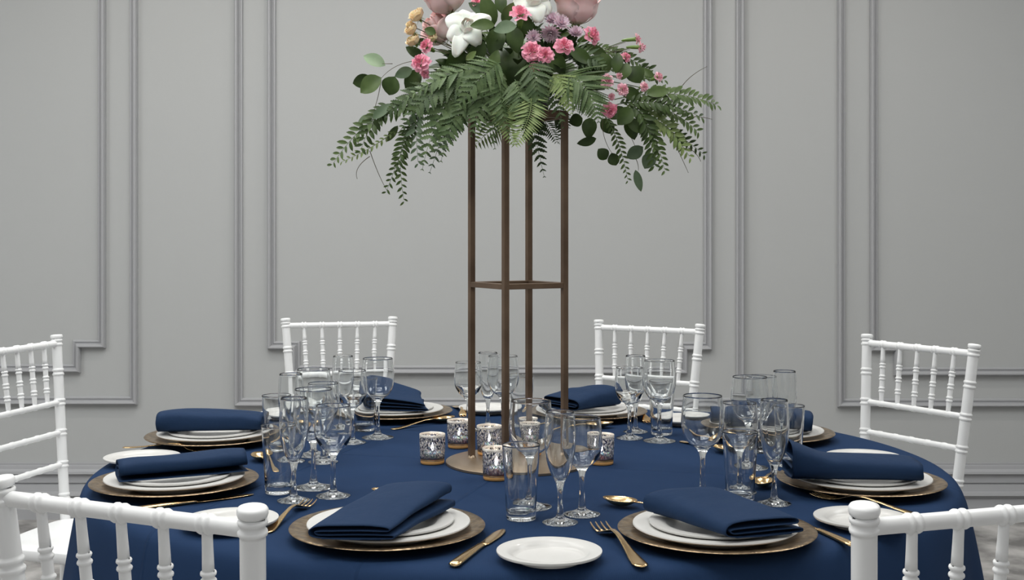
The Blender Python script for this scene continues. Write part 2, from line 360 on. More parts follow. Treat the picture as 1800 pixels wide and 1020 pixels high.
def place_chair(t, mid, tx, ty, label):     # mid: midpoint between the post tops, (tx, ty): direction from the post on the viewer's left to the other
    n = Vector((-ty, tx)).normalized()
    if n.dot(Vector(mid)) < 0: n = -n       # away from the table
    rz = math.atan2(-n.x, n.y)              # local +y -> n
    t.rotation_euler = (0, 0, rz); t.location = (mid[0] - n.x * 0.05, mid[1] - n.y * 0.05, 0)
    tag(t, label, 'chair', 'white chairs around the table')
ch = make_chair()
CH = [((1.144, 0.703), 0.513, -0.858, 'white turned-wood chair whose back leans beside the farther napkin, clear of the other chairs'),
      ((-1.379, 0.66), 0.23, 0.973, 'white spindle chair cut by the photo edge, its bare seat showing beside the cloth'),
      ((-0.452, -1.315), 0.906, -0.425, 'large near white chair back whose rail crosses in front of a bread plate'),
      ((0.565, -1.325), 0.95, 0.312, 'large near white chair back whose thick post overlaps a bread plate, carpet behind it'),
      ((-0.61, 1.575), 0.976, 0.217, 'white chair back against the grey wall behind the crowded cluster of glasses'),
      ((0.457, 1.36), 0.844, -0.537, 'white chair back near the wall behind the pillow-shaped napkin')]
for i, (mid, tx, ty, lab) in enumerate(CH):
    place_chair(ch if i == 0 else copy_tree(ch), mid, tx, ty, lab)

# ------------------------------------------------------------------ place settings
NEAR = {'FL': 'at the near setting with the knife beside it', 'FR': 'at the near setting with the fork beside it',
        'R': 'at the setting below the leaning chair', 'RB': 'at the setting behind the clear tumblers',
        'BR': 'at the far setting right behind the stand', 'BL': 'at the far setting behind the gold spoon',
        'L': 'at the side setting nearest the bare chair seat', 'LB': 'at the farther back side setting'}
POS = {'FR': (0.342, -0.689), 'R': (0.700, -0.284), 'RB': (0.636, 0.304), 'BR': (0.212, 0.663), 'BL': (-0.331, 0.665), 'LB': (-0.732, 0.258), 'L': (-0.676, -0.287), 'FL': (-0.210, -0.670)}
b = MB(); b.lathe([(0, 0.0), (0.09, 0.0), (0.098, 0.001), (0.125, 0.009), (0.155, 0.0155), (0.1638, 0.0165), (0.165, 0.0178), (0.1638, 0.019), (0.155, 0.0183), (0.125, 0.0125), (0.100, 0.0055), (0.09, 0.004), (0, 0.004)], 72)
charger = b.build('charger_plate', M['bronze_glass'], flat_angle=50)
def plate_prof(r, h, foot):
    return [(0, 0.002), (foot * 0.9, 0.002), (foot * 0.92, 0.0), (foot, 0.0), (foot * 1.03, 0.003), (r * 0.72, h * 0.52), (r * 0.82, h * 0.74), (r * 0.985, h - 0.004), (r, h - 0.0018), (r * 0.995, h), (r * 0.97, h - 0.0003), (r * 0.955, h * 0.988), (r * 0.93, h * 0.98), (r * 0.84, h * 0.95), (r * 0.755, h * 0.86), (r * 0.70, h * 0.55), (r * 0.655, h * 0.33), (r * 0.6, 0.0055), (0, 0.005)]
b = MB(); b.lathe(plate_prof(0.1375, 0.0215, 0.082), 72); dinner = b.build('dinner_plate', M['porcelain'], flat_angle=55)
b = MB(); b.lathe(plate_prof(0.110, 0.019, 0.066), 72); salad = b.build('salad_plate', M['porcelain'], flat_angle=55)
b = MB(); b.lathe(plate_prof(0.083, 0.0165, 0.05), 64); bread = b.build('bread_plate', M['porcelain'], flat_angle=55)
first = set()
def put(proto, loc, rz=0):
    o = proto if proto.name not in first else copy_tree(proto)
    first.add(proto.name); o.location = loc; o.rotation_euler = (0, 0, rz); return o
for k, (x, y) in POS.items():
    rz = random.uniform(0, 6)
    tag(put(charger, (x, y, TOP + 0.0003), rz), 'bronze flecked glass charger plate ' + NEAR[k], 'charger plate', 'bronze charger plates')
    jx, jy = random.uniform(-.003, .003), random.uniform(-.003, .003)
    tag(put(dinner, (x + jx, y + jy, TOP + 0.0046), rz), 'white dinner plate on the bronze charger ' + NEAR[k], 'plate', 'white dinner plates')
    tag(put(salad, (x + jx, y + jy, TOP + 0.0108), rz), 'small white plate under the napkin ' + NEAR[k], 'plate', 'smaller white plates under napkins')
for px, py, lab in ((965.5, 967, 'white bread plate between the two nearest settings, alone in the middle'),
                    (405, 911, 'white bread plate partly behind the near chair rail'),
                    (1515, 908, 'white bread plate partly behind the thick post of a near chair'),
                    (250, 802, 'white bread plate behind the rolled napkin by the bare chair seat'),
                    (1518, 801, 'white bread plate behind the napkin below the leaning chair'),
                    (857, 715, 'white bread plate at the far edge behind the flower stand'),
                    (1197, 734, 'white bread plate at the far edge behind a tumbler and wine glasses'),
                    (503, 727, 'white bread plate hidden behind the crowded cluster of glasses')):
    p = tab(px, py, TOP + 0.0165); tag(put(bread, (p.x, p.y, TOP + 0.0003), random.uniform(0, 6)), lab, 'plate', 'white bread plates')

# napkins: cloth folded over itself several times
def napkin(cx, cy, yaw, L, Wd, hA, hB, seed, skew=0.0, roll=False, flare=0.0, slope=0.0, peak=0.0, flip=False):
    rnd = random.Random(seed)
    sec = [(0.36, 0.06), (-0.30, 0.05), (-0.47, 0.07), (-0.50, 0.2), (-0.46, 0.33), (-0.2, 0.36), (0.30, 0.34), (0.40, 0.36), (0.43, 0.46), (0.38, 0.55), (-0.1, 0.57), (-0.38, 0.56), (-0.44, 0.62), (-0.45, 0.78), (-0.40, 0.9), (-0.22, 0.97), (0.1, 1.0), (0.34, 0.96), (0.46, 0.82), (0.505, 0.55), (0.49, 0.28), (0.40, 0.12), (0.1, 0.02), (-0.35, 0.0)]
    if roll:
        sec = [(0.1, 0.45), (-0.2, 0.42), (-0.3, 0.55), (-0.15, 0.68), (0.2, 0.66), (0.34, 0.5), (0.25, 0.28), (-0.2, 0.22), (-0.4, 0.4), (-0.38, 0.75), (-0.15, 0.93), (0.2, 0.95), (0.42, 0.75), (0.5, 0.45), (0.42, 0.12), (0.1, 0.02), (-0.4, 0.0), (-0.55, 0.05)]
    # resample smoothly (Catmull-Rom)
    P = []
    for i in range(len(sec) - 1):
        p0, p1, p2, p3 = [Vector(sec[min(max(q, 0), len(sec) - 1)]) for q in (i - 1, i, i + 1, i + 2)]
        for s in (0, 0.34, 0.67): P.append(0.5 * ((2 * p1) + (p2 - p0) * s + (2 * p0 - 5 * p1 + 4 * p2 - p3) * s * s + (3 * p1 - p0 - 3 * p2 + p3) * s ** 3))
    P.append(Vector(sec[-1])); P = [Vector((-q.x, q.y)) for q in P] if flip else P; nu = 26; off = Vector((rnd.random() * 9, rnd.random() * 9, 0))
    b = MB(); n = len(P); vs = []
    for i in range(nu + 1):
        u = i / nu; h = hA + (hB - hA) * u; wd = Wd * (1 + flare * (u - 0.5))
        end = 1 - 0.10 * (abs(2 * u - 1) ** 5)
        for j, q in enumerate(P):
            nx = noise.noise(Vector((u * 2.2, q.x * 1.6 + j * 0.01, seed)) + off)
            ny = noise.noise(Vector((u * 3.1, q.y * 2.0, seed + 5.5)) + off)
            x = (u - 0.5) * L + skew * q.x * Wd + 0.004 * ny * (0.4 + q.y)
            y = q.x * wd + 0.005 * nx + 0.006 * math.sin(u * 3 + seed)
            z = max(0.0008, q.y * h * (1 + 0.10 * nx + 0.08 * ny + slope * q.x) * end + 0.001 + peak * q.y * max(0, (u - 0.66) / 0.34) ** 1.4)
            vs.append((x, y, z))
    b.add(vs, [(i * n + j, i * n + j + 1, (i + 1) * n + j + 1, (i + 1) * n + j) for i in range(nu) for j in range(n - 1)])
    o = b.build('napkin', M['napkin_cloth'])
    so = o.modifiers.new('cloth', 'SOLIDIFY'); so.thickness = 0.0014; so.offset = 1
    o.location = (cx, cy, TOP + 0.0108 + 0.0192); o.rotation_euler = (0, 0, math.radians(yaw))
    return o
NAP = {'FL': ((-0.207, -0.712, 70, 0.235, 0.125, 0.026, 0.052, 1), dict(skew=-0.35)),
       'FR': ((0.345, -0.715, 127, 0.20, 0.135, 0.030, 0.046, 2), dict(skew=0.3)),
       'R': ((0.668, -0.33, 178, 0.25, 0.115, 0.042, 0.046, 3), dict(peak=0.034)),
       'L': ((-0.660, -0.292, 24, 0.25, 0.078, 0.040, 0.044, 4), dict(roll=True)),
       'LB': ((-0.735, 0.255, 184, 0.245, 0.105, 0.042, 0.050, 5), dict()),
       'BL': ((-0.325, 0.640, 97, 0.16, 0.175, 0.034, 0.064, 6), dict(skew=0.2, slope=0.75)),
       'BR': ((0.195, 0.645, 40, 0.155, 0.145, 0.034, 0.056, 7), dict(flip=True)),
       'RB': ((0.615, 0.275, 172, 0.235, 0.12, 0.050, 0.056, 8), dict())}
NAPL = {'FL': 'navy napkin folded open towards the near fork, on white plates beside the knife', 'FR': 'navy napkin folded open towards the near chair post, with a square raised corner',
        'R': 'long navy napkin folded flat with one raised corner, below the leaning chair', 'L': 'navy napkin rolled into a tube with an open end, by the bare chair seat',
        'LB': 'long navy napkin folded flat, farthest back on the side against the grey wall', 'BL': 'navy napkin with a sloping top, behind the glass crowd and the gold spoon',
        'BR': 'pillow-shaped navy napkin at the far edge, just behind a post of the stand', 'RB': 'rounded navy napkin seen through glasses, far side near the leaning chair'}
for k, (a, kw) in NAP.items(): tag(napkin(*a, **kw), NAPL[k], 'napkin', 'navy folded napkins')

# ------------------------------------------------------------------ glassware
def glass(name, outer, inner, n=48):
    pr = outer + inner; pts = [pr[0]]
    for p, q in zip(pr, pr[1:]):              # even rings, so that the smooth shading stays true to the surface
        L = math.hypot(q[0] - p[0], q[1] - p[1]); k = max(1, int(L / 0.0022))
        pts += [(p[0] + (q[0] - p[0]) * i / k, p[1] + (q[1] - p[1]) * i / k) for i in range(1, k + 1)]
    b = MB(); b.lathe(pts, n); return b.build(name, M['clear_glass'], fix=True)
def sm(pts, k=4):                            # Catmull-Rom smoothing of a profile
    out = []
    for i in range(len(pts) - 1):
        p0, p1, p2, p3 = [Vector(pts[min(max(q, 0), len(pts) - 1)]) for q in (i - 1, i, i + 1, i + 2)]
        for j in range(k):
            s = j / k; q = 0.5 * ((2 * p1) + (p2 - p0) * s + (2 * p0 - 5 * p1 + 4 * p2 - p3) * s * s + (3 * p1 - p0 - 3 * p2 + p3) * s ** 3); out.append((max(q.x, 0), q.y))
    out.append(tuple(pts[-1])); return out
tumbler = glass('tumbler', [(0, 0), (0.0245, 0), (0.0258, 0.0008), (0.0264, 0.003), (0.0285, 0.045), (0.0340, 0.1315), (0.0342, 0.1335)], [(0.0337, 0.1339), (0.0331, 0.1332), (0.0266, 0.045), (0.0238, 0.019), (0.0215, 0.0148), (0.012, 0.0138), (0, 0.0135)])
def stemmed(name, foot, stem, r_stem, bowl, th=0.0010, floor=0.010):
    o = [(0, 0.0)] + [(foot - 0.001, 0.0), (foot, 0.0008), (foot - 0.001, 0.0018)]
    o += sm([(foot - 0.004, 0.0024), (foot * 0.55, 0.0056), (foot * 0.25, 0.0105), (r_stem * 1.35, 0.019), (r_stem, 0.034), (r_stem * 0.95, stem - 0.02), (r_stem * 1.25, stem - 0.006)] + [(r, z) for r, z in bowl])
    zr = bowl[-1][1]; rr = bowl[-1][0]
    inn = [(rr - th * 0.5, zr + 0.0006), (rr - th, zr)]
    zi = stem + floor
    inb = [(r - th - 0.0026 * max(0.0, 1 - (z - stem) / (0.62 * (zr - stem))) ** 1.2, z) for r, z in reversed(bowl[:-1]) if z > zi + 0.006]
    inn += sm([(rr - th, zr)] + inb + [(inb[-1][0] * 0.45, zi + 0.0012), (0.0, zi)])[1:]
    return glass(name, o, inn)
flute = stemmed('champagne_flute', 0.0318, 0.066, 0.0043, [(0.009, 0.074), (0.0165, 0.087), (0.0235, 0.108), (0.0275, 0.135), (0.0280, 0.152), (0.0268, 0.178), (0.0252, 0.1965)])
white_g = stemmed('wine_glass', 0.0337, 0.080, 0.0047, [(0.0125, 0.0865), (0.0245, 0.096), (0.0335, 0.112), (0.0368, 0.129), (0.0362, 0.148), (0.0345, 0.166), (0.0334, 0.1765)])
red_g = stemmed('wine_glass', 0.040, 0.090, 0.0050, [(0.0135, 0.0975), (0.0275, 0.108), (0.0375, 0.125), (0.0412, 0.145), (0.0405, 0.165), (0.0385, 0.186), (0.0375, 0.1985)])
CLU = {'G1': 'in the cluster nearest the camera, before the stand', 'G2': 'in the cluster above the near napkin, beside the gold spoon',
       'G3': 'in the crowded cluster, behind the gold spoon', 'G4': 'in the cluster beside the sloping far napkin',
       'G5': 'in the cluster seen between the stand posts', 'G6': 'in the far cluster beside the pillow-shaped napkin',
       'G7': 'in the farther cluster toward the leaning chair', 'G8': 'in the nearer cluster behind the raised-corner napkin'}
GL = {'G1': dict(t=(916, 913), r=(933, 892), f=(984.5, 919.5), w=(1023, 905)), 'G2': dict(t=(490, 867), f=(516.5, 881), r=(551, 858), w=(585.6, 873)),
      'G3': dict(t=(486, 796), f=(511, 812), r=(551, 801), w=(568, 813)), 'G4': dict(f=(603, 761), w=(619, 779), r=(664, 770), t=(640.5, 757)),
      'G5': dict(w=(823, 757), f=(857.6, 751), r=(884, 763), t=(916, 750)), 'G6': dict(w=(1106.5, 771), f=(1117, 760), r=(1159, 776), t=(1163, 764)),
      'G7': dict(r=(1318, 823), f=(1379, 804), t=(1387, 820), w=(1338, 794)), 'G8': dict(r=(1235, 877), t=(1301, 882), f=(1361, 886), w=(1300, 866))}
GP = {'t': (tumbler, 'straight clear tumbler ', 'tumbler', 'clear tumblers'), 'f': (flute, 'slim clear champagne flute ', 'flute', 'champagne flutes'),
      'w': (white_g, 'smaller clear wine glass ', 'wine glass', 'smaller wine glasses'), 'r': (red_g, 'large clear wine glass ', 'wine glass', 'large wine glasses')}
NUDGE = {}
for k, d in GL.items():
    for t_, (px, py) in d.items():
        pr, lab, cat, grp = GP[t_]; p = tab(px, py)
        o = pr if pr.name not in first else copy_tree(pr)
        first.add(pr.name); o.location = (p.x, p.y, TOP + 0.0005); o.rotation_euler = (0, 0, random.uniform(0, 6))
        tag(o, lab + CLU[k], cat, grp)

# ------------------------------------------------------------------ cutlery (local: tip at +x, resting on z = 0)
def strip(b, st, thick, n=9, arch=0.0):      # st: (x, half width, z); solid flat strip with rounded section
    vs = []; m = len(st); k = 2 * n
    for x, hw, z, tk in st:
        for i in range(n):
            a = i / (n - 1) * 2 - 1; vs.append((x, a * hw, z + tk * math.sqrt(max(0, 1 - a * a)) * 0.5 + tk * 0.5 + arch * 0))
        for i in range(n):
            a = 1 - i / (n - 1) * 2; vs.append((x, a * hw, z + tk * 0.5 - tk * math.sqrt(max(0, 1 - a * a)) * 0.5))
    fs = []
    for j in range(m - 1):
        for i in range(k): fs.append((j * k + i, j * k + (i + 1) % k, (j + 1) * k + (i + 1) % k, (j + 1) * k + i))
    fs += [tuple(reversed(range(k))), tuple(range((m - 1) * k, m * k))]
    b.add(vs, fs)
HANDLE = [(-0.100, 0.003, 0.000, 0.002), (-0.098, 0.0075, 0.000, 0.0026), (-0.09, 0.0098, 0.000, 0.0028), (-0.075, 0.0088, 0.0008, 0.0028), (-0.05, 0.0062, 0.0035, 0.0028), (-0.02, 0.0042, 0.0080, 0.003), (0.005, 0.0034, 0.0112, 0.0032), (0.025, 0.0036, 0.0112, 0.0032)]
def make_fork():
    t = empty('fork'); b = MB(); strip(b, HANDLE + [(0.036, 0.0062, 0.0085, 0.0028), (0.046, 0.0108, 0.0050, 0.0022), (0.055, 0.0122, 0.0030, 0.0020), (0.062, 0.0124, 0.0020, 0.0018)], 0.002); b.build('handle', M['gold'], t, fix=True)
    for i in range(4):
        y = (i - 1.5) * 0.0069; b = MB()
        vs = []; st = [(0.060, 0.0020, 0.0020, 0.0018), (0.075, 0.0017, 0.0012, 0.0017), (0.090, 0.0014, 0.0026, 0.0014), (0.1, 0.0009, 0.0050, 0.0010), (0.1015, 0.0003, 0.0054, 0.0005)]
        strip(b, st, 0.002, 5); b.v = [(x, yy + y, z) for x, yy, z in b.v]; b.build('tine', M['gold'], t, fix=True)
    return t
def make_spoon():
    t = empty('spoon'); b = MB(); strip(b, HANDLE + [(0.038, 0.005, 0.0115, 0.0026)], 0.002); b.build('handle', M['gold'], t, fix=True)
    b = MB(); Lh = 0.034; Wh = 0.0205
    def top(u, v):
        a = 2 * PI * u; r = v; x = r * math.cos(a) * Lh; y = r * math.sin(a) * Wh * (1 - 0.12 * math.cos(a)); 
        return (0.068 + x, y, 0.0012 + 0.0125 * r ** 2.2)
    b.grid(top, 28, 7); o = b.build('bowl', M['gold'], t, fix=True)
    s = o.modifiers.new('thick', 'SOLIDIFY'); s.thickness = 0.0012; s.offset = -1
    return t
def make_knife():
    t = empty('knife'); b = MB()
    strip(b, [(-0.112, 0.003, 0.0, 0.004), (-0.11, 0.0085, 0.0, 0.006), (-0.10, 0.0098, 0.0, 0.007), (-0.06, 0.0085, 0.0, 0.0075), (-0.02, 0.0068, 0.0, 0.007), (-0.003, 0.0062, 0.0, 0.0065), (0.0, 0.0074, 0.0004, 0.006), (0.004, 0.0055, 0.001, 0.004)], 0.002); b.build('handle', M['gold'], t, fix=True)
    b = MB(); st = [(0.002, 0.0055, 0.001, 0.0022), (0.02, 0.0085, 0.001, 0.002), (0.06, 0.0098, 0.001, 0.0018), (0.085, 0.0092, 0.001, 0.0016), (0.1, 0.0066, 0.001, 0.0013), (0.109, 0.003, 0.001, 0.001), (0.1105, 0.0008, 0.001, 0.0006)]
    strip(b, st, 0.002); b.v = [(x, y + 0.0025 * max(0, (x - 0.06) / 0.05), z) for x, y, z in b.v]; b.build('blade', M['gold'], t, fix=True)
    return t
PROTO = {'fork': make_fork(), 'spoon': make_spoon(), 'knife': make_knife()}
HALF = {'fork': (0.1015, 0.10), 'spoon': (0.102, 0.10), 'knife': (0.1105, 0.112)}
CUT = [('fork', (1051, 925), (1139, 1008), 'tip', 'gold fork beside the middle bread plate, tines up'),
       ('fork', (546, 884), (440, 957), 'tip', 'gold fork leaning on a near charger, behind the near chair post'),
       ('fork', (1431, 873), (1630, 911), 'end', 'gold fork behind the bread plate near the leaning chair'),
       ('fork', (820, 737), (797, 711), 'tip', 'gold fork at the far setting, beside the bread plate behind the stand'),
       ('fork', (1144, 748), (1112, 722), 'tip', 'gold fork beside the far pillow-shaped napkin, behind wine glass stems'),
       ('fork', (378, 796), (222, 788), 'tip', 'dark gold fork between the rolled napkin and the setting behind'),
       ('knife', (893, 929), (797, 998), 'end', 'gold knife lying between the near napkin and the middle bread plate'),
       ('knife', (1384, 911), (1487, 957), 'tip', 'gold knife partly behind the thick near chair post'),
       ('knife', (447, 871), (262, 896), 'tip', 'dark gold knife in front of the rolled napkin, above the chair rail'),
       ('knife', (912, 732), (935, 706), 'tip', 'gold knife seen through glass beside the pillow-shaped napkin'),
       ('spoon', (452, 806), (500, 850), 'tip', 'gold spoon beside the tumbler, bowl next to the rolled napkin'),
       ('spoon', (1061, 887), (1227, 913), 'tip', 'gold spoon sticking out behind a near charger, by the front wine glass'),
       ('spoon', (798, 741), (668, 759), 'tip', 'gold spoon with shining bowl beside the farther votive candle'),
       ('spoon', (1078, 752), (958, 757), 'tip', 'gold spoon in front of the pillow-shaped napkin, behind a candle'),
       ('spoon', (1268, 796), (1197, 777), 'end', 'gold spoon with bare handle beside the large wine glass stem'),
       ('spoon', (1336, 864), (1362, 832), 'tip', 'dark gold spoon behind the flute of the nearer cluster'),
       ('spoon', (654, 868), (745, 880), 'tip', 'gold spoon peeking out above the near napkin'),
       ('spoon', (533, 770), (465, 793), 'end', 'gold spoon mostly hidden behind the crowded glasses')]
for kind, a, e, anchor, lab in CUT:
    A, E = tab(*a), tab(*e); d = (A - E).normalized(); hi, ho = HALF[kind]
    o = PROTO[kind] if PROTO[kind].name not in first else copy_tree(PROTO[kind]); first.add(PROTO[kind].name)
    c = A - d * hi if anchor == 'tip' else E + d * ho
    k = {'fork': 1.2, 'knife': 1.1, 'spoon': 1.05}[kind] if a != (654, 868) else 0.72
    if a == (1051, 925): k = 1.34
    if a == (1384, 911): k = 0.95
    c = A - d * hi * k if anchor == 'tip' else E + d * ho * k
    o.scale = (k, k, k); o.location = (c.x, c.y, TOP + 0.0006); o.rotation_euler = (0, 0, math.atan2(d.y, d.x))
    tag(o, lab, kind, 'gold %ss' % ('knive' if kind == 'knife' else kind))

# ------------------------------------------------------------------ flower stand
S0 = Vector((0.0125, -0.015, TOP)); HD = 0.1068; ca = 14.4
t = empty('flower_stand', S0); tag(t, 'tall square bronze tube stand on a round plate carrying the flowers', 'flower stand')
SB = M['stand_bronze']
b = MB(); b.lathe([(0, 0.0003), (0.159, 0.0003), (0.160, 0.001), (0.160, 0.0055), (0.159, 0.0062), (0, 0.0062)], 96); b.build('base_plate', M['disc_bronze'], t, flat_angle=40)
rotl = Matrix.Rotation(math.radians(45 - ca), 3, 'Z'); C4 = []
for i in range(4):
    a = math.radians(-90 - ca + 90 * i); C4.append(Vector((HD * math.cos(a), HD * math.sin(a), 0)))
HT = 0.778; TB = 0.0128
for q in C4:
    b = MB(); b.box(q + Vector((0, 0, 0.006 + (HT - 0.006) / 2)), (TB, TB, HT - 0.006), rotl); lg = bevel(b.build('post', SB, t, smooth=False), 0.001)
    b = MB(); b.lathe([(0.0105, 0), (0.0098, 0.0025), (0.0075, 0.005), (0.006, 0.008)], 16, q + Vector((0, 0, 0.0061))); b.build('weld', M['disc_bronze'], lg)
for z in (0.397, HT - TB / 2):
    for i in range(4):
        p, q = C4[i], C4[(i + 1) % 4]; c = (p + q) / 2; d = q - p
        b = MB(); b.box(c + Vector((0, 0, z)), (d.length - TB, TB * 0.94, TB * 0.94), Matrix.Rotation(math.atan2(d.y, d.x), 3, 'Z')); bevel(b.build('crossbar', SB, t, smooth=False), 0.001)
b = MB(); b.box((0, 0, HT + 0.002), (0.163, 0.163, 0.004), rotl); b.build('top_plate', SB, t, smooth=False)

# ------------------------------------------------------------------ votive candles
def make_votive():
    t = empty('votive_candle')
    b = MB(); b.lathe([(0.0268, 0.0075), (0.0280, 0.03), (0.0288, 0.0655), (0.0283, 0.0662), (0.0276, 0.0655), (0.0266, 0.03), (0.0255, 0.011)], 40); b.build('glass_holder', M['mercury_glass'], t, fix=True)
    b = MB(); b.lathe([(0, 0.0005), (0.0255, 0.0005), (0.0268, 0.002), (0.0268, 0.0075), (0.0255, 0.0105), (0, 0.0105)], 40); b.build('amber_base', M['amber_glass'], t)
    b = MB(); b.lathe([(0, 0.011), (0.02, 0.011), (0.0205, 0.012), (0.0205, 0.024), (0.0195, 0.025), (0.004, 0.0235), (0, 0.0235)], 28); w_ = b.build('wax', M['wax'], t)
    b = MB(); b.sweep([(0, 0, 0.0235), (0.0004, 0, 0.029)], 0.0006, 6); b.build('wick', M['wick'], w_)
    b = MB(); b.lathe([(0, 0.028), (0.002, 0.0295), (0.0031, 0.033), (0.0026, 0.037), (0.0012, 0.0415), (0, 0.045)], 14); b.build('flame', M['flame'], w_)
    return t
vot = make_votive(); DZ = 0.0066
for px, py, lift, lab in ((760, 815, 0, 'speckled silver votive candle standing apart on the open cloth, farthest from the stand posts'), (807, 787, 0, 'speckled votive candle by the gold spoon, half behind a stand post'),
                          (860, 799, DZ, 'speckled votive candle on the round plate between two stand posts'), (872, 843, 0, 'nearest speckled votive candle, touching the front tumbler in view'),
                          (927, 786, 0, 'speckled votive candle behind the stand, seen through a large wine glass'), (931, 800, DZ, 'speckled votive candle on the round plate, seen through a large wine glass'),
                          (1057, 816, 0, 'speckled votive candle behind the front smaller wine glass, lit brightly')):
    p = tab(px, py, TOP + lift); o = vot if vot.name not in first else copy_tree(vot); first.add(vot.name)
    o.location = (p.x, p.y, TOP + 0.0003 + lift); o.rotation_euler = (0, 0, random.uniform(0, 6)); tag(o, lab, 'candle', 'votive candles around the stand')

# ------------------------------------------------------------------ the flower arrangement
AX = Vector((S0.x, S0.y, TOP + HT + 0.004)); arr = empty('flower_arrangement', AX)
tag(arr, 'tall table bouquet of roses, carnations and trailing ferns on the stand', 'flower arrangement')
def loc(px, py, y): return at(px, py, y) - AX
def build(b, name, mt, parent=None, **k): return b.build(name, M[mt], parent or arr, **k)
b = MB(); b.lathe([(0, 0.0005), (0.062, 0.0005), (0.068, 0.004), (0.074, 0.05), (0.072, 0.052), (0.066, 0.05), (0.06, 0.008), (0, 0.008)], 32); build(b, 'tray', 'foam_tray')
b = MB(); b.lathe([(0.064, 0.03), (0.078, 0.06), (0.078, 0.09), (0.06, 0.13), (0.03, 0.15), (0, 0.155)], 24); build(b, 'flower_foam', 'leaf_dark')
def orient(o, p, d, spin=0.0):              # place an object whose own axis is +z so that it points along d
    q = Vector(d).normalized().to_track_quat('Z', 'Y'); o.location = p; o.rotation_mode = 'QUATERNION'; o.rotation_quaternion = q @ Matrix.Rotation(spin, 3, 'Z').to_quaternion()
def petal_mesh(R, H, half, cup, lip, wave, seed, nu=8, nv=7, base=0.15):
    b = MB()
    def fn(u, v):
        s = u * 2 - 1; wdt = math.sin(min(1, v * 1.25 + 0.12) * PI / 2) * (1 - 0.25 * max(0, v - 0.75) / 0.25 * abs(s))
        a = s * half * wdt; r = R * (base + (cup - base) * math.sin(min(1, v / 0.5) * PI / 2) ** 0.75 + lip * max(0, v - 0.6) ** 1.5 * 3)
        r += R * 0.05 * wave * math.sin(5 * s + seed) * v
        z = H * (v - 0.30 * lip * max(0, v - 0.7) * 3 * (0.6 + abs(s))) - H * 0.16 * s * s * v
        return (r * math.cos(a), r * math.sin(a), z)
    b.grid(fn, nu, nv); return b
def rose(p, d, R, mt, rings=((3, 0.32, 0.92, -0.26), (4, 0.54, 0.98, -0.16), (5, 0.80, 0.96, 0.06), (5, 1.0, 0.86, 0.26)), H=None, seed=0, sub=True, wave=1.0):
    rnd = random.Random(seed); H = H or R * 1.5
    core = MB()
    def sp(u, v):                            # rolled heart
        a = u * 4.2 * PI; r = R * (0.05 + 0.2 * u) * (0.75 + 0.5 * math.sin(v * PI * 0.8)) * (1 - 0.88 * v ** 3); return (r * math.cos(a), r * math.sin(a), H * (0.12 + 0.85 * v))
    core.grid(sp, 44, 5); root = core.build('rose', M[mt], arr)
    so = root.modifiers.new('t', 'SOLIDIFY'); so.thickness = R * 0.02
    for ri, (n, cup, hh, lip) in enumerate(rings):
        for i in range(n):
            pm = petal_mesh(R, H * hh, PI / n * 1.28, cup, lip, wave, rnd.random() * 6)
            o = pm.build('petal', M[mt], root); o.rotation_euler = (rnd.uniform(-.05, .05), rnd.uniform(-.05, .05), 2 * PI * (i + 0.5 * ri + rnd.uniform(-.12, .12)) / n)
            s2 = o.modifiers.new('t', 'SOLIDIFY'); s2.thickness = R * 0.018
    b = MB(); b.lathe([(R * 0.10, -R * 0.45), (R * 0.2, -R * 0.2), (R * 0.22, 0), (R * 0.16, R * 0.12), (0, R * 0.15)], 14)
    for i in range(5):
        a = 2 * PI * i / 5
        b.grid(lambda u, v: ((R * (0.2 + 0.55 * v)) * math.cos(a + (u - .5) * 0.7 * (1 - v)), (R * (0.2 + 0.55 * v)) * math.sin(a + (u - .5) * 0.7 * (1 - v)), -R * 0.05 + R * 0.1 * v - R * 0.5 * v * v), 3, 4)
    b.build('calyx', M['calyx_green'], root)
    orient(root, p, d, rnd.random() * 6); return root
def stem_to(p, mt='stem_green', r=0.0016, sag=0.02):
    q = Vector((p.x * 0.25, p.y * 0.3, 0.08)); m_ = (p + q) / 2 + Vector((0, 0, sag)); pts = [(1 - s) ** 2 * q + 2 * s * (1 - s) * m_ + s * s * p for s in [i / 8 for i in range(9)]]
    b = MB(); b.sweep(pts, r, 6); build(b, 'flower_stem', mt)
def outd(p, k=1.0):                          # outward direction from the heart of the bouquet
    v = Vector((p.x, p.y - 0.05, (p.z - 0.06) * 1.0)); return v.normalized()
# large roses (px, py, depth, radius, facing)
for px, py, y, R, d, mt, seed in ((792, 24, -0.05, 0.043, (-0.32, -0.3, 0.9), 'rose_blush', 1), (1012, 44, -0.06, 0.044, (0.06, -0.22, 0.97), 'rose_blush', 2), (790, 66, -0.02, 0.034, (-0.75, -0.4, 0.5), 'rose_blush', 3), (945, 12, -0.09, 0.030, (0.0, -0.5, 0.9), 'rose_white', 4)):
    p = loc(px, py, y); rose(p, d, R, mt, seed=seed, H=R * 1.9); stem_to(p)
def petal_between(base, tip, W, N, bow, curl, cup, seed, mt, root):
    base, tip, N = Vector(base), Vector(tip), Vector(N).normalized(); T = tip - base; L = T.length; T.normalize(); S = T.cross(N).normalized(); N = S.cross(T)
    b = MB()
    def fn(u, v):
        s_ = u * 2 - 1; wd = W * math.sin(PI * (0.10 + 0.83 * v)) ** 0.65
        return base + T * (L * v * (1 - 0.05 * s_ * s_)) + S * (s_ * wd / 2) + N * (bow * math.sin(PI * v * 0.9) - curl * v ** 3 + cup * s_ * s_ * (1 - 0.7 * v) + 0.0018 * math.sin(4 * s_ + 5 * v + seed))
    b.grid(fn, 10, 10); o = b.build('petal', M[mt], root); q = o.modifiers.new('t', 'SOLIDIFY'); q.thickness = 0.0006
